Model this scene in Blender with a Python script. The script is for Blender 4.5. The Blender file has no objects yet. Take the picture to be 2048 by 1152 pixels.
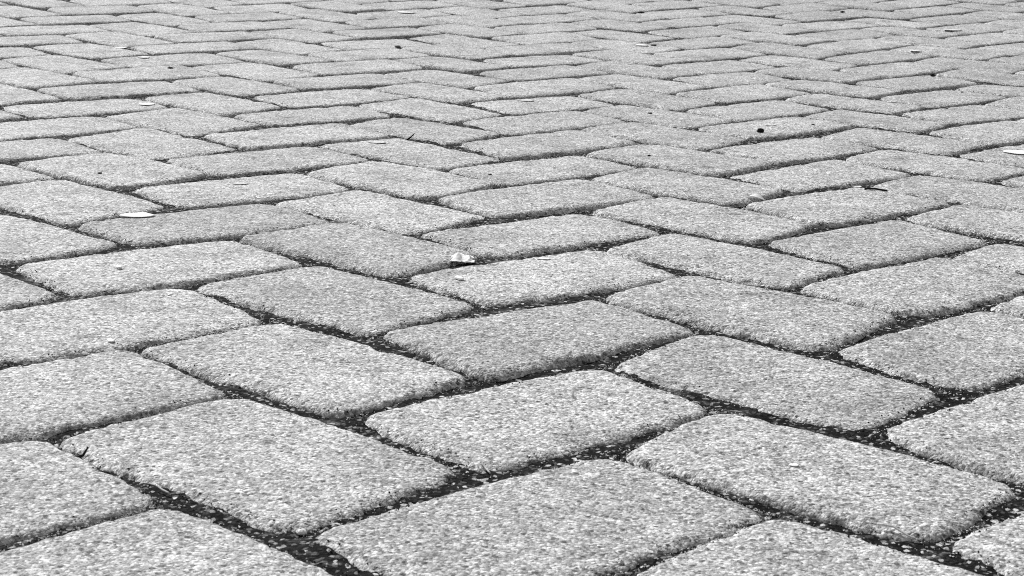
import bpy, math, random
import numpy as np
from mathutils import Vector, Matrix

# ------------------------------------------------------------------ camera, sky, sun, exposure
scene = bpy.context.scene
CAM_H = 0.287014
PITCH = 0.216374
ROLL = 0.021918
cam_data = bpy.data.cameras.new('camera')
cam_data.sensor_width = 36.0
cam_data.lens = 3604.243 / 2048.0 * 36.0
cam_data.clip_start = 0.02
cam_data.clip_end = 2000.0
cam_data.dof.use_dof = True
cam_data.dof.focus_distance = 1.55
cam_data.dof.aperture_fstop = 60.0
cam = bpy.data.objects.new('camera', cam_data)
scene.collection.objects.link(cam)
cam.matrix_world = (Matrix.Translation((0, 0, CAM_H)) @ Matrix.Rotation(math.pi / 2 - PITCH, 4, 'X')
                    @ Matrix.Rotation(ROLL, 4, 'Z'))
scene.camera = cam

SUN_EL = math.radians(38)
SUN_AZ = math.radians(-32)          # from straight ahead (+Y), negative is to the left
world = bpy.data.worlds.new('World')
scene.world = world
world.use_nodes = True
wn = world.node_tree.nodes; wl = world.node_tree.links
wn.clear()
sky = wn.new('ShaderNodeTexSky'); sky.sky_type = 'NISHITA'; sky.sun_disc = False
sky.sun_elevation = SUN_EL; sky.sun_rotation = SUN_AZ
bw = wn.new('ShaderNodeRGBToBW')    # a black-and-white photograph: a neutral sky
bg = wn.new('ShaderNodeBackground'); bg.inputs['Strength'].default_value = 0.10
wo = wn.new('ShaderNodeOutputWorld')
wl.new(sky.outputs[0], bw.inputs[0]); wl.new(bw.outputs[0], bg.inputs[0]); wl.new(bg.outputs[0], wo.inputs[0])

sun_data = bpy.data.lights.new('sun', 'SUN')
sun_data.energy = 3.4
sun_data.angle = math.radians(0.9)
sun = bpy.data.objects.new('sun', sun_data)
scene.collection.objects.link(sun)
sd = Vector((math.sin(SUN_AZ) * math.cos(SUN_EL), math.cos(SUN_AZ) * math.cos(SUN_EL), math.sin(SUN_EL)))
sun.rotation_euler = sd.to_track_quat('Z', 'Y').to_euler()

vs = scene.view_settings
vs.view_transform = 'Standard'; vs.look = 'None'; vs.gamma = 1.0; vs.use_curve_mapping = False
vs.exposure = 0.40

scene.cycles.use_denoising = False      # keep the crisp grain of the stone
scene.cycles.pixel_filter_type = 'BLACKMAN_HARRIS'
scene.cycles.filter_width = 1.0
scene.cycles.max_bounces = 4
random.seed(7)
rng = np.random.RandomState(11)

# ------------------------------------------------------------------ ground relief and the layout of the paving
W = 0.10
TH, CX, CY, LONG, BIAS = 0.767041, -0.095155, 0.758284, 2.066728, 0.1465
HC = (0.297003, 0.101417, 0.900972, -0.327525)
SCY = 1.3
def height(x, y):
    """the gentle swell of the ground, metres"""
    y = np.clip(y, 0.55, 4.7) - 1.2
    x = np.clip(x, -1.5, 1.5)
    return (HC[0] * y * y + HC[1] * y ** 3 + HC[2] * x * x + HC[3] * x * y) * 1e-2

# how far each corner where joints meet is off the regular pattern (column, row, dx mm, dy mm)
OFFS = {}
for e in ('1,1,-2,7;2,0,1,-3;3,-1,1,-6;4,-2,4,-1;5,-3,10,1;6,-4,4,-1;7,-5,6,0;8,-6,4,-8;9,-7,4,11;10,-8,5,7;11,-9,2,-6;12,-10,6,11;13,-11,6,2;14,-12,3,-2;15,-13,3,-2;16,-14,6,9;17,-15,4,-3;18,-16,-1,0;19,-17,4,5;2,1,5,2;3,0,-6,-5;4,-1,0,4;5,-2,4,-1;6,-3,2,0;7,-4,7,-4;8,-5,-1,3;9,-6,9,1;10,-7,5,-1;11,-8,-2,-2;12,-9,4,-5;13,-10,2,4;14,-11,1,-6;15,-12,4,-9;16,-13,0,-13;2,2,-2,5;3,1,-2,-4;4,0,3,-4;5,-1,3,3;6,-2,3,-2;7,-3,4,2;8,-4,5,-5;9,-5,3,0;10,-6,1,0;11,-7,1,-1;12,-8,2,-5;13,-9,7,5;14,-10,1,-9;15,-11,-2,-5;16,-12,2,-7;17,-13,8,10;4,1,-5,-4;5,0,6,12;6,-1,-3,-3;7,-2,-5,-3;8,-3,-4,7;9,-4,7,5;10,-5,-5,10;11,-6,0,-8;12,-7,-3,1;13,-8,-2,1;14,-9,1,-8;15,-10,-3,-16;16,-11,0,-7;17,-12,-1,-5;18,-13,2,15;6,0,-9,2;7,-1,3,2;8,-2,-1,1;9,-3,-4,-6;10,-4,3,5;11,-5,5,5;12,-6,4,-4;13,-7,7,6;14,-8,2,4;15,-9,2,-3;16,-10,-4,-16;17,-11,3,-8;18,-12,2,5;19,-13,12,16;8,-1,-7,-6;9,-2,3,0;10,-3,-1,-6;11,-4,-2,9;12,-5,-1,11;13,-6,-2,4;14,-7,-3,-3;15,-8,-4,-7;16,-9,-7,-16;17,-10,-3,-7;18,-11,4,6;10,-2,-6,-3;11,-3,-5,7;12,-4,2,15;13,-5,2,8;14,-6,3,6;15,-7,-2,-3;16,-8,1,-13;17,-9,3,-16;18,-10,0,5;19,-11,3,16;12,-3,-8,6;13,-4,-12,7;14,-5,-10,-5;15,-6,-5,-2;17,-8,-11,-13;18,-9,-3,-9;19,-10,6,16;16,-6,-7,-8;17,-7,9,1;18,-8,3,0;19,-9,0,13;20,-10,7,16;17,-6,-12,-16;18,-7,-6,-2;19,-8,-3,4;20,-9,0,7;1,0,6,1;2,-1,2,-1;3,-2,0,12;4,-3,-6,6;5,-4,-6,-1;6,-5,-1,-8;7,-6,-1,-13;8,-7,-6,-1;9,-8,-6,2;10,-9,-6,-5;11,-10,-9,12;12,-11,-12,11;0,0,0,-4;1,-1,1,1;2,-2,-1,7;3,-3,0,5;4,-4,-1,2;5,-5,3,-10;6,-6,3,-8;7,-7,5,-2;8,-8,-1,6;9,-9,0,15;10,-10,-1,3;11,-11,-1,10;12,-12,0,7;13,-13,-3,-3;14,-14,4,-4;15,-15,2,-6;16,-16,0,-6;0,-1,6,-6;1,-2,6,-2;2,-3,3,-1;3,-4,3,4;4,-5,5,-1;5,-6,2,-10;6,-7,4,-4;7,-8,9,-3;8,-9,-4,6;9,-10,6,12;10,-11,1,7;11,-12,1,-3;12,-13,2,-9;13,-14,-4,-4;15,-16,1,-7;16,-17,-2,-16;0,-2,-7,-8;1,-3,-5,3;2,-4,-7,5;3,-5,-2,8;4,-6,1,-8;5,-7,5,-12;6,-8,-2,1;7,-9,7,-2;8,-10,-1,-1;9,-11,1,5;10,-12,1,0;11,-13,0,10;12,-14,-1,-5;13,-15,0,-9;14,-16,2,-6;15,-17,4,-1;1,-4,-4,-1;2,-5,-5,7;3,-6,-4,0;4,-7,0,0;5,-8,-2,1;6,-9,-8,16;7,-10,-4,2;8,-11,-6,8;9,-12,0,6;10,-13,-3,8;11,-14,-5,-8;12,-15,-1,-5;1,-5,-9,10;2,-6,-4,-6;3,-7,1,-5;4,-8,-7,-1;5,-9,1,-7;6,-10,4,-8;7,-11,0,3;8,-12,1,-3;9,-13,0,16;10,-14,2,1;11,-15,2,-4;12,-16,1,-10;3,-8,1,0;4,-9,7,-10;5,-10,2,6;6,-11,2,5;7,-12,7,-4;8,-13,3,-2;9,-14,8,5;10,-15,-2,-1;11,-16,-1,-2;12,-17,3,-9;3,-9,-1,-16;4,-10,5,-16;5,-11,-1,-7;6,-12,7,-1;7,-13,6,-1;8,-14,-5,10;9,-15,1,16;10,-16,3,-6;11,-17,1,-9;4,-11,-3,6;5,-12,-4,0;6,-13,-2,7;7,-14,-5,13;8,-15,-9,16;5,-13,-2,-4;6,-14,-2,-2;7,-15,-9,12;8,-16,0,1;6,-15,-7,7;7,-16,-5,1;8,-17,-1,-2').split(';'):
    a, b, c, d = e.split(',')
    OFFS[(int(a), int(b))] = (int(c), int(d))
OK_ = np.array(list(OFFS.keys()), float); OV_ = np.array(list(OFFS.values()), float)

def corner(i, j):
    S = i + j; q, m = S // 4, S % 4
    bx = (0, 1, LONG, LONG)[m]; by = (0, 0, 0, 1)[m]
    k = i - 2 * q - (0, 1, 2, 2)[m]
    d = BIAS if m < 2 else -BIAS
    u = bx + k + q * LONG + d; v = by - k + q * LONG - d
    x = CX + W * (math.cos(TH) * u + math.sin(TH) * v)
    y = CY + SCY * W * (math.sin(TH) * u - math.cos(TH) * v)
    if (i, j) in OFFS:
        dx, dy = OFFS[(i, j)]
    else:
        r = random.Random(i * 1009 + j * 9176 + 5)
        dist = np.hypot(OK_[:, 0] - i, OK_[:, 1] - j)
        w = np.exp(-dist ** 2 / 4.0)
        s = w.sum()
        f = s / (s + 0.3)
        dx, dy = (OV_ * w[:, None]).sum(0) / (s + 1e-9) * f
        dx += r.uniform(-4, 4); dy += r.uniform(-5, 5)
    return np.array([x + dx / 1000.0, y + dy / 1000.0])

def to_px(x, y, z):
    """where a point falls on the camera's film, only used to decide which pavers are in view"""
    cp, sp = math.cos(PITCH), math.sin(PITCH)
    d = y * cp + (CAM_H - z) * sp; up = y * sp - (CAM_H - z) * cp
    if d < 0.05: return None
    return 512 + 1802 * x / d, 288 - 1802 * up / d

# ------------------------------------------------------------------ noise for the relief of edges and faces
TAB = rng.rand(512, 512)
def vnoise(x, y):
    xi = np.floor(x).astype(int); yi = np.floor(y).astype(int)
    fx = x - xi; fy = y - yi
    fx = fx * fx * (3 - 2 * fx); fy = fy * fy * (3 - 2 * fy)
    a = TAB[xi & 511, yi & 511]; b = TAB[(xi + 1) & 511, yi & 511]
    c = TAB[xi & 511, (yi + 1) & 511]; d = TAB[(xi + 1) & 511, (yi + 1) & 511]
    return (a * (1 - fx) + b * fx) * (1 - fy) + (c * (1 - fx) + d * fx) * fy - 0.5

# ------------------------------------------------------------------ materials
def new_mat(name):
    m = bpy.data.materials.new(name); m.use_nodes = True
    nt = m.node_tree; nt.nodes.clear()
    out = nt.nodes.new('ShaderNodeOutputMaterial'); b = nt.nodes.new('ShaderNodeBsdfPrincipled')
    nt.links.new(b.outputs[0], out.inputs[0])
    b.inputs['Roughness'].default_value = 0.9
    b.inputs['Specular IOR Level'].default_value = 0.06
    return m, nt, b
def ramp(nt, src, stops, interp='LINEAR'):
    r = nt.nodes.new('ShaderNodeValToRGB'); r.color_ramp.interpolation = interp
    el = r.color_ramp.elements
    while len(el) < len(stops): el.new(0.5)
    for e, (p, v) in zip(el, stops):
        e.position = p; e.color = (v, v, v, 1)
    nt.links.new(src, r.inputs[0]); return r.outputs[0]
def math_(nt, op, a, b=None, clamp=False):
    n = nt.nodes.new('ShaderNodeMath'); n.operation = op; n.use_clamp = clamp
    for i, s in enumerate((a, b)):
        if s is None: continue
        if isinstance(s, (int, float)): n.inputs[i].default_value = s
        else: nt.links.new(s, n.inputs[i])
    return n.outputs[0]
def noise(nt, vec, scale, detail=2.0, rough=0.5):
    n = nt.nodes.new('ShaderNodeTexNoise'); n.inputs['Scale'].default_value = scale
    n.inputs['Detail'].default_value = detail; n.inputs['Roughness'].default_value = rough
    nt.links.new(vec, n.inputs['Vector']); return n.outputs[0]
def voro(nt, vec, scale):
    n = nt.nodes.new('ShaderNodeTexVoronoi'); n.inputs['Scale'].default_value = scale
    nt.links.new(vec, n.inputs['Vector']); return n
def sepr(nt, col):
    n = nt.nodes.new('ShaderNodeSeparateColor'); nt.links.new(col, n.inputs[0]); return n.outputs[0]

def concrete(name, per_object=True, base=1.0):
    m, nt, b = new_mat(name)
    b.inputs['Specular IOR Level'].default_value = 0.35; b.inputs['Roughness'].default_value = 0.8
    pos = nt.nodes.new('ShaderNodeNewGeometry').outputs['Position']
    v1 = voro(nt, pos, 620.0); v2 = voro(nt, pos, 1200.0)
    g1 = ramp(nt, sepr(nt, v1.outputs['Color']), [(0.0, 0.03), (0.12, 0.12), (0.30, 0.32), (0.60, 0.42), (0.80, 0.70), (1.0, 1.0)])
    g2 = ramp(nt, sepr(nt, v2.outputs['Color']), [(0.0, 0.04), (0.25, 0.28), (0.7, 0.48), (1.0, 0.95)])
    mixf = math_(nt, 'MULTIPLY', g1, 0.6); mixf = math_(nt, 'ADD', mixf, math_(nt, 'MULTIPLY', g2, 0.4))
    p1 = ramp(nt, noise(nt, pos, 45.0, 4.0, 0.65), [(0.28, 0.80), (0.72, 1.18)])
    p2 = ramp(nt, noise(nt, pos, 160.0, 3.0, 0.6), [(0.25, 0.62), (0.75, 1.36)])
    col = math_(nt, 'MULTIPLY', mixf, math_(nt, 'MULTIPLY', p1, p2))
    # pits, and soft stains that differ from stone to stone
    v4 = voro(nt, pos, 230.0)
    pit = math_(nt, 'MULTIPLY', math_(nt, 'LESS_THAN', v4.outputs['Distance'], 0.34), math_(nt, 'GREATER_THAN', sepr(nt, v4.outputs['Color']), 0.74))
    col = math_(nt, 'MULTIPLY', col, math_(nt, 'SUBTRACT', 1.0, math_(nt, 'MULTIPLY', pit, 0.72)))
    st = ramp(nt, noise(nt, pos, 13.0, 5.0, 0.62), [(0.28, 0.66), (0.48, 0.98), (0.72, 1.18)])
    col = math_(nt, 'MULTIPLY', col, st)
    sm = ramp(nt, noise(nt, pos, 42.0, 3.0, 0.5), [(0.27, 0.55), (0.36, 1.0)])
    col = math_(nt, 'MULTIPLY', col, sm)
    # coarse dark and light chips of aggregate
    v3 = voro(nt, pos, 150.0)
    chip = ramp(nt, sepr(nt, v3.outputs['Color']), [(0.0, 0.55), (0.07, 0.60), (0.09, 1.0), (0.90, 1.0), (0.93, 1.35), (1.0, 1.5)])
    near = math_(nt, 'LESS_THAN', v3.outputs['Distance'], 0.30)
    chipm = math_(nt, 'ADD', math_(nt, 'MULTIPLY', math_(nt, 'SUBTRACT', chip, 1.0), near), 1.0)
    col = math_(nt, 'MULTIPLY', col, chipm)
    if per_object:
        oi = nt.nodes.new('ShaderNodeObjectInfo')
        col = math_(nt, 'MULTIPLY', col, math_(nt, 'ADD', math_(nt, 'MULTIPLY', oi.outputs['Random'], 0.16), 0.96 * base))
        col = math_(nt, 'MULTIPLY', col, sepr(nt, oi.outputs['Color']))
    col = math_(nt, 'MINIMUM', col, 0.88)
    nt.links.new(col, b.inputs['Base Color'])
    hh = math_(nt, 'ADD', math_(nt, 'MULTIPLY', noise(nt, pos, 700.0, 2.0, 0.6), 1.0), math_(nt, 'MULTIPLY', noise(nt, pos, 230.0, 2.0, 0.5), 0.9))
    hh = math_(nt, 'SUBTRACT', hh, math_(nt, 'MULTIPLY', v1.outputs['Distance'], 0.5))
    bp = nt.nodes.new('ShaderNodeBump'); bp.inputs['Strength'].default_value = 0.75; bp.inputs['Distance'].default_value = 0.0011
    nt.links.new(hh, bp.inputs['Height']); nt.links.new(bp.outputs[0], b.inputs['Normal'])
    return m

def soil(name):
    m, nt, b = new_mat(name)
    pos = nt.nodes.new('ShaderNodeNewGeometry').outputs['Position']
    v = voro(nt, pos, 480.0)
    g = ramp(nt, sepr(nt, v.outputs['Color']), [(0.0, 0.004), (0.50, 0.010), (0.80, 0.03), (0.91, 0.16), (1.0, 0.65)])
    col = math_(nt, 'MULTIPLY', g, ramp(nt, noise(nt, pos, 90.0, 3.0), [(0.3, 0.6), (0.7, 1.3)]))
    # pale sand lies on top of the dark soil in patches
    sandy = ramp(nt, noise(nt, pos, 34.0, 4.0, 0.7), [(0.58, 0.0), (0.74, 0.8)])
    vs_ = ramp(nt, sepr(nt, voro(nt, pos, 700.0).outputs['Color']), [(0.0, 0.05), (0.5, 0.16), (1.0, 0.42)])
    ms = nt.nodes.new('ShaderNodeMix'); ms.data_type = 'FLOAT'
    nt.links.new(sandy, ms.inputs[0]); nt.links.new(col, ms.inputs[2]); nt.links.new(vs_, ms.inputs[3]); col = ms.outputs[0]
    # beyond the paving that is laid piece by piece the ground carries on as worn grey paving
    sep = nt.nodes.new('ShaderNodeSeparateXYZ'); nt.links.new(pos, sep.inputs[0])
    far = math_(nt, 'GREATER_THAN', math_(nt, 'MAXIMUM', math_(nt, 'MULTIPLY', math_(nt, 'ABSOLUTE', sep.outputs[0]), 2.6),
                math_(nt, 'ABSOLUTE', math_(nt, 'SUBTRACT', sep.outputs[1], 0.5))), 7.6)
    fv = voro(nt, pos, 7.0); fv.feature = 'DISTANCE_TO_EDGE'
    fc = ramp(nt, fv.outputs['Distance'], [(0.02, 0.07), (0.08, 0.40)])
    fc = math_(nt, 'MULTIPLY', fc, ramp(nt, noise(nt, pos, 40.0, 4.0), [(0.3, 0.8), (0.7, 1.15)]))
    mx = nt.nodes.new('ShaderNodeMix'); mx.data_type = 'FLOAT'
    nt.links.new(far, mx.inputs[0]); nt.links.new(col, mx.inputs[2]); nt.links.new(fc, mx.inputs[3])
    nt.links.new(mx.outputs[0], b.inputs['Base Color'])
    bp = nt.nodes.new('ShaderNodeBump'); bp.inputs['Strength'].default_value = 0.9; bp.inputs['Distance'].default_value = 0.002
    nt.links.new(noise(nt, pos, 420.0, 3.0, 0.6), bp.inputs['Height']); nt.links.new(bp.outputs[0], b.inputs['Normal'])
    return m

def plain(name, v, var=0.15, scale=300.0, rough=0.85, bump=0.0004):
    m, nt, b = new_mat(name)
    pos = nt.nodes.new('ShaderNodeNewGeometry').outputs['Position']
    n = noise(nt, pos, scale, 3.0, 0.6)
    nt.links.new(ramp(nt, n, [(0.3, v * (1 - var)), (0.7, min(v * (1 + var), 0.9))]), b.inputs['Base Color'])
    b.inputs['Roughness'].default_value = rough
    bp = nt.nodes.new('ShaderNodeBump'); bp.inputs['Strength'].default_value = 0.6; bp.inputs['Distance'].default_value = bump
    nt.links.new(n, bp.inputs['Height']); nt.links.new(bp.outputs[0], b.inputs['Normal'])
    return m

M_PAVER = concrete('paver_concrete')
M_PAVER_FAR = concrete('paver_concrete_rest', per_object=False, base=1.0)
M_SOIL = soil('joint_soil')
def thin(m, f):
    """thin petals and leaves let part of the light through"""
    nt = m.node_tree; b = [n for n in nt.nodes if n.type == 'BSDF_PRINCIPLED'][0]; out = [n for n in nt.nodes if n.type == 'OUTPUT_MATERIAL'][0]
    tr = nt.nodes.new('ShaderNodeBsdfTranslucent'); tr.inputs[0].default_value = (.9, .9, .9, 1)
    mx = nt.nodes.new('ShaderNodeMixShader'); mx.inputs[0].default_value = f
    nt.links.new(b.outputs[0], mx.inputs[1]); nt.links.new(tr.outputs[0], mx.inputs[2]); nt.links.new(mx.outputs[0], out.inputs[0])
    return m
M_GRAIN = plain('sand_grain', 0.80, 0.2, 2500.0)
M_WHITE = plain('white_debris', 0.88, 0.04, 200.0)
M_SCRAP = thin(plain('scrap_tissue', 0.84, 0.05, 200.0), 0.45)
M_PALE = plain('pale_debris', 0.66, 0.12, 250.0)
M_STRAW = plain('dry_straw', 0.60, 0.2, 700.0)
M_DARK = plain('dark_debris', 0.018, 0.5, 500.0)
M_GREY = plain('grey_debris', 0.10, 0.4, 500.0)

# ------------------------------------------------------------------ mesh helper
def mesh_obj(name, V, faces, mat, parent=None, loc=None, smooth=True):
    """V: (n,3) array; faces: (m,3|4) int array; linked as one object"""
    me = bpy.data.meshes.new(name)
    V = np.asarray(V, np.float32); F = np.asarray(faces, np.int32)
    k = F.shape[1]
    me.vertices.add(len(V)); me.vertices.foreach_set('co', V.ravel())
    me.loops.add(F.size); me.loops.foreach_set('vertex_index', F.ravel())
    me.polygons.add(len(F)); me.polygons.foreach_set('loop_start', np.arange(0, F.size, k, dtype=np.int32))
    me.polygons.foreach_set('loop_total', np.full(len(F), k, np.int32))
    me.polygons.foreach_set('use_smooth', np.full(len(F), smooth, bool))
    me.update(calc_edges=True)
    me.materials.append(mat)
    o = bpy.data.objects.new(name, me)
    scene.collection.objects.link(o)
    if loc is not None: o.location = loc
    if parent is not None: o.parent = parent
    return o
def tag(o, label=None, cat=None, group=None, kind=None):
    if label: o['label'] = label
    if cat: o['category'] = cat
    if group: o['group'] = group
    if kind: o['kind'] = kind
    return o

# ------------------------------------------------------------------ ground under and between the pavers
def axis(lo, hi, step, far, grow):
    a = list(np.arange(lo, hi + 1e-9, step))
    s = step
    while a[-1] < far: s *= grow; a.append(a[-1] + s)
    s = step; pre = []
    x = lo
    while x > -far: s *= grow; x -= s; pre.append(x)
    return np.array(pre[::-1] + a)
gx = axis(-0.42, 0.42, 0.0035, 500.0, 1.028)
ygrid = [0.62]; s = 0.0035
while ygrid[-1] < 500.0:
    s = 0.0035 if ygrid[-1] < 1.7 else s * 1.02
    ygrid.append(ygrid[-1] + s)
pre = []; s = 0.0035; y = 0.62
while y > -500.0: s *= 1.12; y -= s; pre.append(y)
gy = np.array(pre[::-1] + ygrid)
GX, GY = np.meshgrid(gx, gy, indexing='ij')
def soil_z(x, y):
    return (height(x, y) - 0.0040 + 0.0026 * vnoise(x * 38, y * 38) + 0.0013 * vnoise(x * 140 + 9, y * 140)
            + 0.0010 * vnoise(x * 400, y * 400 + 3))
GZ = soil_z(GX, GY)
n0, n1 = GX.shape
idx = np.arange(n0 * n1).reshape(n0, n1)
F = np.stack([idx[:-1, :-1], idx[1:, :-1], idx[1:, 1:], idx[:-1, 1:]], -1).reshape(-1, 4)
ground = mesh_obj('ground', np.stack([GX, GY, GZ], -1).reshape(-1, 3), F, M_SOIL)
tag(ground, 'dark gritty soil between and below the pavers', kind='structure')

# ------------------------------------------------------------------ the pavers
def inset_line(step, half, edges):
    e = [t for t in edges if t < half * 0.9]
    start = e[-1]
    n = max(1, int(round((2 * half - 2 * start) / step)))
    mid = np.linspace(-half + start, half - start, n + 1)
    left = [-half + t for t in e[:-1]]
    return np.array(left + list(mid) + [-t for t in left[::-1]])

def paver_mesh(Q, level, seed):
    """Q: four corners (4,2), long side first: Q0->Q1 long, Q1->Q2 short. level 0 near .. 3 rest"""
    r = random.Random(seed)
    c = Q.mean(0)
    a = (np.linalg.norm(Q[1] - Q[0]) + np.linalg.norm(Q[2] - Q[3])) / 4
    b = (np.linalg.norm(Q[2] - Q[1]) + np.linalg.norm(Q[3] - Q[0])) / 4
    edges = {0: (0, .0006, .0014, .0025, .0038, .0054, .0073, .0095, .012, .015), 1: (0, .001, .0024, .0042, .0065, .009, .012, .015),
             2: (0, .002, .005, .009, .014), 3: (0, .004, .012)}[level]
    step = (0.0030, 0.0045, 0.008, 0.04)[level]
    ux = inset_line(step, a, edges); uy = inset_line(step, b, edges)
    X, Y = np.meshgrid(ux, uy, indexing='ij')
    R = r.uniform(0.012, 0.022)
    # rounded corners: parallel curves of a rounded rectangle
    d = np.minimum(a - np.abs(X), b - np.abs(Y))
    rr = np.maximum(R - d, 1e-6)
    cx = a - d - rr; cy = b - d - rr
    qx = np.abs(X) - cx; qy = np.abs(Y) - cy
    inc = (qx > 0) & (qy > 0) & (d < R)
    ln = np.hypot(qx, qy) + 1e-12; mxx = np.maximum(qx, qy)
    f = np.where(inc, mxx / ln, 1.0)
    Xr = np.where(inc, np.sign(X) * (cx + qx * f), X)
    Yr = np.where(inc, np.sign(Y) * (cy + qy * f), Y)
    # the sides bulge a touch
    bul = 0.0022
    Yr = Yr * (1 + bul / b * (1 - (Xr / a) ** 2)); Xr = Xr * (1 + bul * 0.7 / a * (1 - (Yr / b) ** 2))
    # bilinear on to the measured outline
    s = (Xr / a + 1) / 2; t = (Yr / b + 1) / 2
    def lay(s, t):
        return ((1 - s) * (1 - t))[..., None] * Q[0] + (s * (1 - t))[..., None] * Q[1] + (s * t)[..., None] * Q[2] + ((1 - s) * t)[..., None] * Q[3]
    P = lay(s, t)
    rf = r.uniform(0.006, 0.0095); dep = r.uniform(0.0050, 0.0064) * (1, 1, .8, .8)[level]
    # the side towards Q0-Q1 (and less so the others) is worn to a longer roll
    e = np.clip(1 - d / rf, 0, 1)
    Z = -dep * (1 - np.sqrt(np.maximum(1 - e ** 2, 0)))
    dw = b + Y; wl = r.uniform(0.014, 0.022); wear = np.clip(1 - dw / wl, 0, 1)
    Z = Z - r.uniform(0.0004, 0.0013) * wear ** 2
    dw = a - np.abs(X); wear = np.clip(1 - dw / 0.022, 0, 1); Z = Z - 0.0004 * wear ** 2
    Z = Z - 0.0005 * (np.abs(X / a) ** 3 + np.abs(Y / b) ** 3)
    px, py = P[..., 0], P[..., 1]
    em = np.clip(1 - d / 0.02, 0, 1)
    if level < 3:
        amp = (1.0, 1.0, 0.8)[level]
        Z += 0.0012 * vnoise(px * 28 + seed, py * 28) + amp * 0.0007 * (0.5 + em) * vnoise(px * 130, py * 130 + seed)
        if level < 2:
            Z += 0.0006 * (0.4 + 1.4 * em) * vnoise(px * 330 + 7, py * 330 + seed)
        jm = np.clip(1 - d / 0.008, 0, 1)
        for _ in range(r.randint(2, 5)):      # small chips knocked out of the rim
            tt = r.uniform(-.9, .9); side = r.choice((0, 1, 2, 3))
            ex, ey = ((tt * a, -b), (tt * a, b), (-a, tt * b), (a, tt * b))[side]
            rc = r.uniform(.003, .007)
            Z -= r.uniform(.001, .0028) * np.exp(-((Xr - ex) ** 2 + (Yr - ey) ** 2) / rc ** 2)
        P = P.copy()
        for k in (0, 1):
            P[..., k] += jm * amp * (0.0030 * vnoise(px * 90 + 31 * k, py * 90 + seed) + 0.0030 * vnoise(px * 300 + 17 * k, py * 300))
    # each stone sits a little tilted
    tx, ty = r.uniform(-.009, .009), r.uniform(-.009, .009)
    z0 = r.uniform(-.0012, .0012)
    Z = Z + (P[..., 0] - c[0]) * tx + (P[..., 1] - c[1]) * ty + z0
    Zw = Z + height(P[..., 0], P[..., 1])
    n, m = X.shape
    V = np.stack([P[..., 0], P[..., 1], Zw], -1).reshape(-1, 3)
    idx = np.arange(n * m).reshape(n, m)
    F = np.stack([idx[:-1, :-1], idx[1:, :-1], idx[1:, 1:], idx[:-1, 1:]], -1).reshape(-1, 4)
    ring = np.concatenate([idx[:-1, 0], idx[-1, :-1], idx[::-1, -1][:-1], idx[0, ::-1][:-1]])
    base = len(V); VV = [V]; FF = [F]; prev = ring
    for dz in ((0.004, 0.010, 0.040) if level < 2 else (0.035,)):
        R3 = V[ring].copy(); R3[:, 2] -= dz
        if level < 2 and dz < .02:
            R3[:, 0] += 0.0015 * vnoise(R3[:, 0] * 240, R3[:, 1] * 240 + dz * 900); R3[:, 1] += 0.0015 * vnoise(R3[:, 0] * 240 + 55, R3[:, 1] * 240 + dz * 900)
        cur = base + np.arange(len(ring)); base += len(ring)
        VV.append(R3)
        nx = np.roll(np.arange(len(ring)), -1)
        FF.append(np.stack([prev, cur, cur[nx], prev[nx]], -1)); prev = cur
    return np.concatenate(VV), np.concatenate(FF), c

# orientation: make sure faces look up (signed area of Q)
def shrink(Q, offs):
    """move the four sides outward (+) by offs; Q counter-clockwise"""
    n = 4; L = []
    for i in range(n):
        p, q = Q[i], Q[(i + 1) % n]; dd = (q - p) / np.linalg.norm(q - p)
        nn = np.array([dd[1], -dd[0]]); L.append((p + nn * offs[i], dd))
    out = []
    for i in range(n):
        (p, d1), (q, d2) = L[i - 1], L[i]
        t = np.linalg.solve(np.array([d1, -d2]).T, q - p)
        out.append(p + d1 * t[0])
    return np.array(out)

pavement = bpy.data.objects.new('pavement', None)
scene.collection.objects.link(pavement)
tag(pavement, 'herringbone pavement of grey speckled concrete cobbles', kind='structure')

blocks = []
for i in range(-60, 75):
    for j in range(-75, 60):
        m = (i + j) % 4
        if m == 0: cs = [(i, j), (i + 2, j), (i + 2, j + 1), (i, j + 1)]; typ = 'a'
        elif m == 2: cs = [(i, j), (i + 1, j), (i + 1, j + 2), (i, j + 2)]; typ = 'b'
        else: continue
        # rough place first, to skip the far ones quickly
        u = i + j; v = i - j
        x = CX + 0.0719 * u; y = CY + 0.093 * v
        if not (-2.7 < x < 2.9 and -0.9 < y < 8.2): continue
        blocks.append((typ, cs))
CORN = {}
def cget(k):
    if k not in CORN: CORN[k] = corner(*k)
    return CORN[k]
vis = []; rest = []
for typ, cs in blocks:
    L_, T_, R_, B_ = [cget(k) for k in cs]      # left, top (far), right, bottom (near)
    if typ == 'a':   # long sides: L-T (far) and B-R (near)
        Q = np.array([B_, R_, T_, L_]); offs = [0.0070, -0.0030, -0.0004, -0.0014]
    else:            # long sides: L-B (near) and T-R (far)
        Q = np.array([L_, B_, R_, T_]); offs = [0.0044, -0.0008, -0.0006, -0.0034]
    Q = shrink(Q, offs)
    c = Q.mean(0)
    ps = [to_px(q[0], q[1], float(height(q[0], q[1]))) for q in Q]
    inview = all(p is not None for p in ps) and max(p[0] for p in ps) > -12 and min(p[0] for p in ps) < 1036 and \
        max(p[1] for p in ps) > -8 and min(p[1] for p in ps) < 590
    (vis if inview else rest).append((c[1], Q, typ, cs))
vis.sort(key=lambda t: t[0])
print('pavers in view', len(vis), 'rest', len(rest))
vis_all = list(vis)
if len(vis) > 300:
    rest += vis[300:]; vis = vis[:300]
ntri = 0
TONE = {(3, -5): 0.86, (0, -2): 1.06, (2, -6): 0.9, (2, -4): 0.93, (1, -3): 1.07, (4, -6): 1.12, (2, -2): 0.92, (3, -3): 1.1, (6, -4): 1.06}
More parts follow.
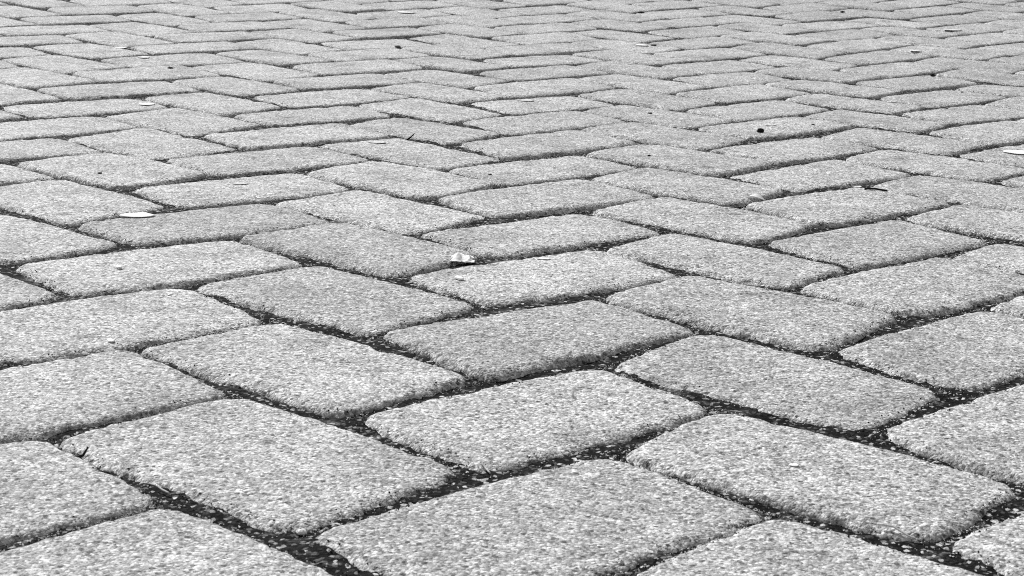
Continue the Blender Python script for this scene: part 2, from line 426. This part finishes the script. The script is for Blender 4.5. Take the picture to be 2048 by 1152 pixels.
for n, (yy, Q, typ, cs) in enumerate(vis):
    level = 0 if yy < 1.45 else 1 if yy < 2.6 else 2
    V, F, c = paver_mesh(Q, level, (cs[0][0] * 37 + cs[0][1] * 11) % 509 + 3)
    z = float(height(c[0], c[1]))
    V = V - np.array([c[0], c[1], z])
    o = mesh_obj('paver', V, F, M_PAVER, pavement, (c[0], c[1], z))
    tone = TONE.get(cs[0], 1.0); o.color = (tone, tone, tone, 1)
    ntri += 2 * len(F)
VV = []; FF = []; base = 0
for yy, Q, typ, cs in rest:
    V, F, c = paver_mesh(Q, 3, (cs[0][0] * 37 + cs[0][1] * 11) % 509 + 3)
    VV.append(V); FF.append(F + base); base += len(V)
o = mesh_obj('pavers', np.concatenate(VV), np.concatenate(FF), M_PAVER_FAR, pavement)
o['kind'] = 'stuff'
ntri += 2 * sum(len(f) for f in FF)
print('paver triangles', ntri, 'ground', 2 * (n0 - 1) * (n1 - 1))

# ------------------------------------------------------------------ loose sand caught in the joints (uncountable)
OCT = np.array([(1, 0, 0), (-1, 0, 0), (0, 1, 0), (0, -1, 0), (0, 0, 1), (0, 0, -1)], float)
OF = np.array([(0, 2, 4), (2, 1, 4), (1, 3, 4), (3, 0, 4), (2, 0, 5), (1, 2, 5), (3, 1, 5), (0, 3, 5)])
def grains(count, ymax, rmin, rmax, lo, hi):
    VV = []; FF = []; base = 0
    pool = [t for t in vis_all if t[0] < ymax]
    wts = np.array([1.0 / max(t[0], .6) for t in pool]); wts /= wts.sum()
    pick = rng.choice(len(pool), count, p=wts)
    for k in pick:
        Q = pool[k][1]
        e = rng.randint(4); t = rng.rand()
        p, q = Q[e], Q[(e + 1) % 4]; dd = (q - p) / np.linalg.norm(q - p)
        off = rng.uniform(lo, hi)
        x, y = p + (q - p) * t + np.array([dd[1], -dd[0]]) * off
        r = rmin + (rmax - rmin) * rng.rand() ** 2.2
        z = float(soil_z(x, y))
        if off < 0: z = float(height(x, y)) - 0.0050 * (1 - math.sqrt(max(0, 1 - (1 - min(-off, .011) / .012) ** 2)))
        A = OCT * r * rng.uniform(.65, 1.25, (6, 1))
        th = rng.rand() * 6.28; cs_, sn = math.cos(th), math.sin(th)
        A = np.stack([A[:, 0] * cs_ - A[:, 1] * sn, A[:, 0] * sn + A[:, 1] * cs_, A[:, 2] * .75], 1)
        VV.append(A + np.array([x, y, z + r * .35])); FF.append(OF + base); base += 6
    return np.concatenate(VV), np.concatenate(FF)
V, F = grains(24000, 4.2, 0.0003, 0.0008, -0.007, 0.003)  # dark grains: joint dirt that also stands in for shading along the rims
g = mesh_obj('grit_edge_shade', V, F, M_DARK, smooth=False)
tag(g, 'dark grit spilling from the joints, also painting shade on to the paver edges', kind='stuff')
V, F = grains(42000, 4.4, 0.00025, 0.00075, -0.006, 0.005)
g = mesh_obj('sand_grains', V, F, M_GRAIN, smooth=False)
tag(g, 'pale sand grains scattered along the dark joints', kind='stuff')

# ------------------------------------------------------------------ single bits lying on the pavement
bpy.context.view_layer.update()
DG = bpy.context.evaluated_depsgraph_get()
def top_z(x, y):
    hit, loc, *_ = scene.ray_cast(DG, Vector((x, y, 0.25)), Vector((0, 0, -1)))
    return loc.z if hit else float(height(x, y))
def flake(name, x, y, w, l, rot, mat, thick=0.0004, lift=0.0004, curl=0.08, seed=0, z=None):
    """a thin dry petal or chip with its own thickness, slightly cupped, ragged outline"""
    r = random.Random(seed); nA, nR = 22, 4
    ph = [r.uniform(0, 6.28) for _ in range(4)]
    top = [(0, 0)]; V = []
    pts = [(0.0, 0.0)]
    for k in range(1, nR + 1):
        for i in range(nA):
            a = 2 * math.pi * i / nA
            rad = (k / nR) * (1 + .10 * math.sin(2 * a + ph[0]) + .08 * math.sin(3 * a + ph[1]) + .06 * math.sin(5 * a + ph[2]) * k / nR)
            pts.append((rad * math.cos(a) * w / 2, rad * math.sin(a) * l / 2))
    P = np.array(pts)
    zz = curl * (P[:, 0] ** 2 / w + P[:, 1] ** 2 / l) * 4 + 0.0004 * vnoise(P[:, 0] * 400 + seed, P[:, 1] * 400)
    up = np.column_stack([P, zz + thick]); dn = np.column_stack([P, zz])
    F = []
    n = len(P)
    for i in range(nA):
        j = (i + 1) % nA
        F += [(0, 1 + i, 1 + j), (n, n + 1 + j, n + 1 + i)]
        for k in range(nR - 1):
            a, b_, c, d = 1 + k * nA + i, 1 + (k + 1) * nA + i, 1 + (k + 1) * nA + j, 1 + k * nA + j
            F += [(a, b_, c), (a, c, d), (n + a, n + c, n + b_), (n + a, n + d, n + c)]
        a, b_ = 1 + (nR - 1) * nA + i, 1 + (nR - 1) * nA + j
        F += [(a, n + a, n + b_), (a, n + b_, b_)]
    V = np.concatenate([up, dn])
    o = mesh_obj(name, V, np.array(F), mat, None, (x, y, (top_z(x, y) if z is None else z) + lift))
    o.rotation_euler = (0, 0, rot)
    return o
def pebble(name, x, y, w, mat, seed=0, flat=.65, z=None, rough=.22, sink=.3, sub=2):
    import bmesh
    bm = bmesh.new(); bmesh.ops.create_icosphere(bm, subdivisions=sub, radius=w / 2)
    r = random.Random(seed)
    off = (r.uniform(0, 50), r.uniform(0, 50), r.uniform(.8, 1.3))
    for v in bm.verts:
        n = v.co.normalized()
        k = 1 + rough * 2 * float(vnoise(np.array(n.x * 1.7 + off[0]), np.array(n.y * 1.7 + n.z * 1.3 + off[1])))
        v.co = Vector((v.co.x * k * off[2], v.co.y * k, v.co.z * k * flat))
    me = bpy.data.meshes.new(name); bm.to_mesh(me); bm.free(); me.materials.append(mat)
    o = bpy.data.objects.new(name, me); scene.collection.objects.link(o)
    o.location = (x, y, (top_z(x, y) if z is None else z) + w / 2 * flat * (1 - sink)); o.rotation_euler = (0, 0, r.uniform(0, 6))
    return o
def stalk(name, pts, r0, r1, mat, sides=6, jit=0.0):
    """a tapered stem through pts (world), bent and slightly knobbly"""
    r = random.Random(int(abs(pts[0][0]) * 9999))
    pts = [Vector(p) for p in pts]; c = pts[0].copy(); V = []; F = []
    # refine
    Q = []
    for a, b_ in zip(pts[:-1], pts[1:]):
        for k in range(4): Q.append(a.lerp(b_, k / 4))
    Q.append(pts[-1]); n = len(Q)
    for i, p in enumerate(Q):
        t = (Q[min(i + 1, n - 1)] - Q[max(i - 1, 0)]).normalized()
        s = t.cross(Vector((0, 0, 1))).normalized(); u = s.cross(t)
        rad = (r0 + (r1 - r0) * i / (n - 1)) * (1 + r.uniform(-jit, jit))
        for k in range(sides):
            a = 2 * math.pi * k / sides
            V.append(p - c + s * math.cos(a) * rad + u * math.sin(a) * rad)
    for i in range(n - 1):
        for k in range(sides):
            a, b_ = i * sides + k, i * sides + (k + 1) % sides
            F += [(a, b_, b_ + sides), (a, b_ + sides, a + sides)]
    V.append(Q[0] - c); V.append(Q[-1] - c)
    for k in range(sides):
        F += [(len(V) - 2, (k + 1) % sides, k), (len(V) - 1, (n - 1) * sides + k, (n - 1) * sides + (k + 1) % sides)]
    return mesh_obj(name, np.array([tuple(v) for v in V]), np.array(F), mat, None, c)
def P3(x, y, dz): return (x, y, top_z(x, y) + dz)

GP = 'pale dry petals lying on the pavement'
GC = 'dark crumbs lying on the pavement'
tag(flake('petal', -0.3299, 1.5562, 0.027, 0.0238, 0.1, M_WHITE, curl=.02, seed=3), 'large white oval petal lying flat on a paver at mid left', 'petal', GP)
tag(flake('petal', -0.4776, 2.3242, 0.019, 0.0238, 0.2, M_WHITE, curl=.02, seed=4), 'white petal beside a crossing of joints at upper left, nearest of the three there', 'petal', GP)
tag(flake('petal', -0.5889, 2.8547, 0.020, 0.0210, 0.0, M_WHITE, curl=.02, seed=5), 'small white petal on a paver at upper left, second of three going away', 'petal', GP)
tag(flake('petal', -0.6609, 2.9932, 0.030, 0.0280, -0.2, M_WHITE, curl=.02, seed=6), 'white petal against a joint at upper left, farthest of the three there', 'petal', GP)
tag(flake('petal', -0.2314, 3.7571, 0.034, 0.0350, 0.0, M_WHITE, curl=.02, seed=7), 'thin white petal near the top edge left of the middle', 'petal', GP)
tag(flake('petal', 0.5826, 2.0774, 0.026, 0.0350, 0.3, M_WHITE, curl=.02, seed=8), 'white petal cut by the right edge of the picture', 'petal', GP)
tag(flake('petal', -0.0328, 2.8493, 0.040, 0.0280, 0.1, M_WHITE, curl=.02, seed=10), 'long white petal beside a joint at upper middle', 'petal', GP)
tag(flake('petal', 0.2253, 3.2757, 0.022, 0.0238, 0.0, M_WHITE, curl=.02, seed=11), 'white petal with a dark crumb beside it right of the middle near the top', 'petal', GP)
tag(flake('petal', 0.7169, 3.2675, 0.018, 0.0210, 0.4, M_WHITE, curl=.06, seed=12), 'cupped white petal in a dark joint at upper right', 'petal', GP)
tag(flake('petal', -0.1579, 2.054, 0.018, 0.0154, 0.0, M_PALE, curl=.02, seed=13), 'pale petal on a paver just left of the standing dark splinter', 'petal', GP)
tag(flake('petal', 0.0136, 2.4835, 0.022, 0.0182, 0.0, M_PALE, curl=.02, seed=14), 'pale petal at upper middle above the dark curled crumbs', 'petal', GP)
tag(flake('petal', 0.3214, 2.2689, 0.018, 0.0084, 0.1, M_PALE, curl=.02, seed=15), 'narrow pale petal just behind the black seed pod', 'petal', GP)
tag(flake('petal', -0.2683, 1.7425, 0.014, 0.0098, 0.1, M_PALE, curl=.02, seed=16), 'small pale petal on a paver beyond the large white petal', 'petal', GP)
tag(flake('petal', 0.0251, 1.412, 0.011, 0.0063, 0.1, M_WHITE, curl=.02, seed=17), 'tiny white petal on the paver right of the crumpled scrap', 'petal', GP)
tag(flake('petal', 0.8785, 3.6727, 0.034, 0.0350, 0.1, M_PALE, curl=.02, seed=18), 'pale petal at the far right near the top edge', 'petal', GP)
tag(flake('petal', 0.1477, 0.8907, 0.0055, 0.0042, 0.1, M_WHITE, curl=.02, seed=19), 'tiny white petal on the large front paver right of the middle', 'petal', GP)

# crumpled white scrap: a thin ragged sheet, one broad hump leaning back and a smaller curl
def scrap():
    n, m = 30, 20; w, l = .019, .020
    U, Vv = np.meshgrid(np.linspace(-1, 1, n), np.linspace(-1, 1, m), indexing='ij')
    rag = 1 + .5 * vnoise(U * 2.3 + 3, Vv * 2.9 + 8)
    X = U * w / 2 * rag; Y = Vv * l / 2 * (1 + .5 * vnoise(U * 3.2 + 20, Vv * 2))
    Z = (0.0016 + 0.0026 * np.exp(-((U + .30) ** 2 / .20 + (Vv - .2) ** 2 / .5)) + 0.0018 * np.exp(-((U - .62) ** 2 / .05 + Vv ** 2 / .5))
         + 0.0016 * vnoise(U * 2.6, Vv * 2.6) + .0008 * vnoise(U * 7, Vv * 7))
    Z = Z * np.clip(1.25 + .25 * Vv, .4, 2)
    Z = np.maximum(Z, 0.0003)
    A = np.stack([X, Y, Z], -1).reshape(-1, 3)
    idx = np.arange(n * m).reshape(n, m)
    F = np.stack([idx[:-1, :-1], idx[1:, :-1], idx[1:, 1:], idx[:-1, 1:]], -1).reshape(-1, 4)
    B = A.copy(); B[:, 2] -= .00035
    ring = np.concatenate([idx[:-1, 0], idx[-1, :-1], idx[::-1, -1][:-1], idx[0, ::-1][:-1]])
    nx = np.roll(ring, -1); N = n * m
    FF = np.concatenate([F, (F + N)[:, ::-1], np.stack([ring, ring + N, nx + N, nx], -1)])
    x, y = -0.0405, 1.4090
    return mesh_obj('crumpled_scrap', np.concatenate([A, B]), FF, M_WHITE, None, (x, y, top_z(x, y) + .0004))
tag(scrap(), 'crumpled white scrap casting a black shadow on the edge of a middle paver', 'scrap')
tag(flake('pebble', -0.0401, 1.3294, 0.0062, .010, .3, M_WHITE, thick=.0012, lift=.0006, curl=0.0, seed=5), 'small white stone on the paver just in front of the crumpled scrap', 'pebble', 'pale stones')
tag(pebble('pebble', 0.6740, 2.885, 0.0075, M_WHITE, 6, .8), 'round white stone touching a black lump at upper right', 'pebble', 'pale stones')
tag(pebble('pebble', 0.6655, 2.892, 0.0075, M_DARK, 7, .7), 'black lump touching a white stone at upper right', 'pebble')  # dark lump set close against the white stone
tag(pebble('pebble', -0.0945, 0.7861, 0.0050, M_WHITE, 8, .6, z=float(soil_z(np.array(-.0945), np.array(.7861))), sink=-.1), 'white stone in the wide dark joint at lower left of the middle', 'pebble', 'pale stones')
tag(flake('pebble', -0.2567, 1.1210, 0.0045, .009, .3, M_WHITE, thick=.0006, lift=.0003, curl=0.0, seed=9), 'white stone on the edge of a paver at left beside a joint', 'pebble', 'pale stones')
tag(flake('pebble', -0.2997, 1.3420, 0.004, .009, .3, M_WHITE, thick=.001, lift=.0008, curl=0.0, seed=10), 'tiny white stone on the edge of a left paver above its dark joint', 'pebble', 'pale stones')
tag(pebble('pebble', 0.1760, 0.7965, 0.0035, M_WHITE, 12, .9, z=float(soil_z(np.array(.176), np.array(.7965)))), 'tiny white cube of stone beside the bent grass stalk', 'pebble', 'pale stones')
o = tag(pebble('seed_pod', 0.3019, 2.2115, 0.0085, M_DARK, 14, .7, rough=.4), 'black seed pod lying on a paver right of the middle', 'seed pod')

# folded pale leaf in the joint and the dark stick
V = [P3(0.222, 1.742, .0015), P3(0.232, 1.745, .003), P3(0.246, 1.722, .001), P3(0.226, 1.714, .0012)]
def leaf_blade(name, x, y, L, Wd, rot, mat, fold=.3, lift=.001):
    n = 12; A = []
    for i in range(n + 1):
        t = i / n; hw = Wd / 2 * math.sin(math.pi * (t ** .8)) + .0002
        zc = .0015 * math.sin(t * 3.1)
        for s_, zf in ((-1, fold * hw), (0, 0), (1, fold * hw)):
            A.append(((t - .5) * L, s_ * hw, zc + zf))
    A = np.array(A); B = A.copy(); B[:, 2] -= .0003; N = len(A)
    F = []
    for i in range(n):
        for k in (0, 1):
            a = i * 3 + k; F += [(a, a + 3, a + 4, a + 1), (N + a, N + a + 1, N + a + 4, N + a + 3)]
        a = i * 3; F += [(a, N + a, N + a + 3, a + 3), (a + 2, a + 5, N + a + 5, N + a + 2)]
    F += [(0, 1, N + 1, N), (1, 2, N + 2, N + 1), (3 * n, N + 3 * n, N + 3 * n + 1, 3 * n + 1), (3 * n + 1, N + 3 * n + 1, N + 3 * n + 2, 3 * n + 2)]
    o = mesh_obj(name, np.concatenate([A, B]), np.array(F), mat, None, (x, y, top_z(x, y) + lift)); o.rotation_euler = (0, 0, rot)
    return o
tag(leaf_blade('dry_leaf', 0.2345, 1.7320, .021, .014, -.5, M_SCRAP, .35), 'small folded white leaf stuck in a joint right of the middle', 'leaf')
tag(stalk('dark_stick', [P3(.352, 1.792, .0012), P3(.362, 1.789, .0018), P3(.374, 1.786, .0012)], .0011, .0008, M_DARK, jit=.25), 'short thick black stick on a paver edge at right', 'stick')
tag(flake('petal', 0.3485, 1.812, 0.009, 0.0070, 0.0, M_WHITE, curl=.1, seed=21), 'small white petal at the joint beside the short black stick', 'petal', GP)
sz = lambda x, y, d: (x, y, top_z(x, y) + max(.0008, d * .35))
tag(stalk('grass_stalk', [sz(-.0150, .889, .0070), sz(-.0118, .882, .0055), sz(-.0090, .875, .0040)], .0005, .0004, M_STRAW), 'straight pale grass stalk in the dark joint at lower middle', 'grass stalk')
tag(stalk('grass_stalk', [sz(.1745, .801, .0065), sz(.180, .797, .006), sz(.186, .791, .0055), sz(.192, .789, .004)], .0006, .0003, M_STRAW), 'bent pale grass stalk in the wide joint at lower right', 'grass stalk')
tag(stalk('grass_stalk', [sz(-.172, .840, .007), sz(-.168, .835, .006), sz(-.164, .831, .005)], .0005, .0004, M_STRAW), 'short pale grass stalk in the joint at lower left', 'grass stalk')
tw = stalk('dark_sprig', [P3(-.2240, .884, -.001), P3(-.2215, .885, .0008), P3(-.2190, .8865, .0026), P3(-.2165, .888, .0042)], .0010, .0005, M_DARK, jit=.3)
tag(tw, 'small black sprig standing in the joint at lower left', 'sprig')
tag(stalk('dark_splinter', [P3(-.1275, 2.108, .0005), P3(-.1215, 2.108, .0045), P3(-.1185, 2.108, .0075)], .0012, .0005, M_DARK, jit=.2), 'black splinter standing up from a joint left of the middle', 'splinter')

crumbs = [(-0.0192, 2.3306, .010, .5, 'curled black crumbs stuck at a joint at upper middle'),
 (0.1492, 1.99, .0055, .5, 'black crumb on a paver right of the middle below a faint petal'),
 (0.2464, 3.2805, .014, .35, 'flat black crumb touching the white petal near the top right of the middle'),
 (-0.2085, 3.1532, .014, .4, 'ring shaped dark crumb near the top left of the middle'),
 (0.7145, 4.0108, .013, .5, 'black crumb near the top edge at right'),
 (0.2644, 3.9144, .018, .3, 'flat dark crumb near the top edge at the middle'),
 (-0.4124, 1.7741, .0055, .5, 'black crumb on a paver at left beyond the large white petal'),
 (-0.0253, 1.8419, .0050, .4, 'small dark crumb on a middle paver beside a joint'),
 (0.3777, 2.2815, .0060, .4, 'small dark crumb right of the black seed pod'),
 (0.6627, 2.6832, .0060, .5, 'tiny dark crumb on a paver at upper right'),
 (0.1769, 2.372, .0080, .4, 'black crumb in a joint right of the middle'),
 (-0.5220, 2.7200, .0100, .4, 'black crumb in the joint beside the white petals at upper left'),
 (0.4383, 3.2051, .0100, .4, 'dark crumb in a joint at the upper right of the middle')]
for k, (x, y, w, fl, lab) in enumerate(crumbs):
    tag(pebble('crumb', x, y, w * .75, M_DARK if k % 3 else M_GREY, 40 + k, fl * .8, rough=.45, sub=2), lab, 'crumb', GC)
print('objects', len(bpy.data.objects))
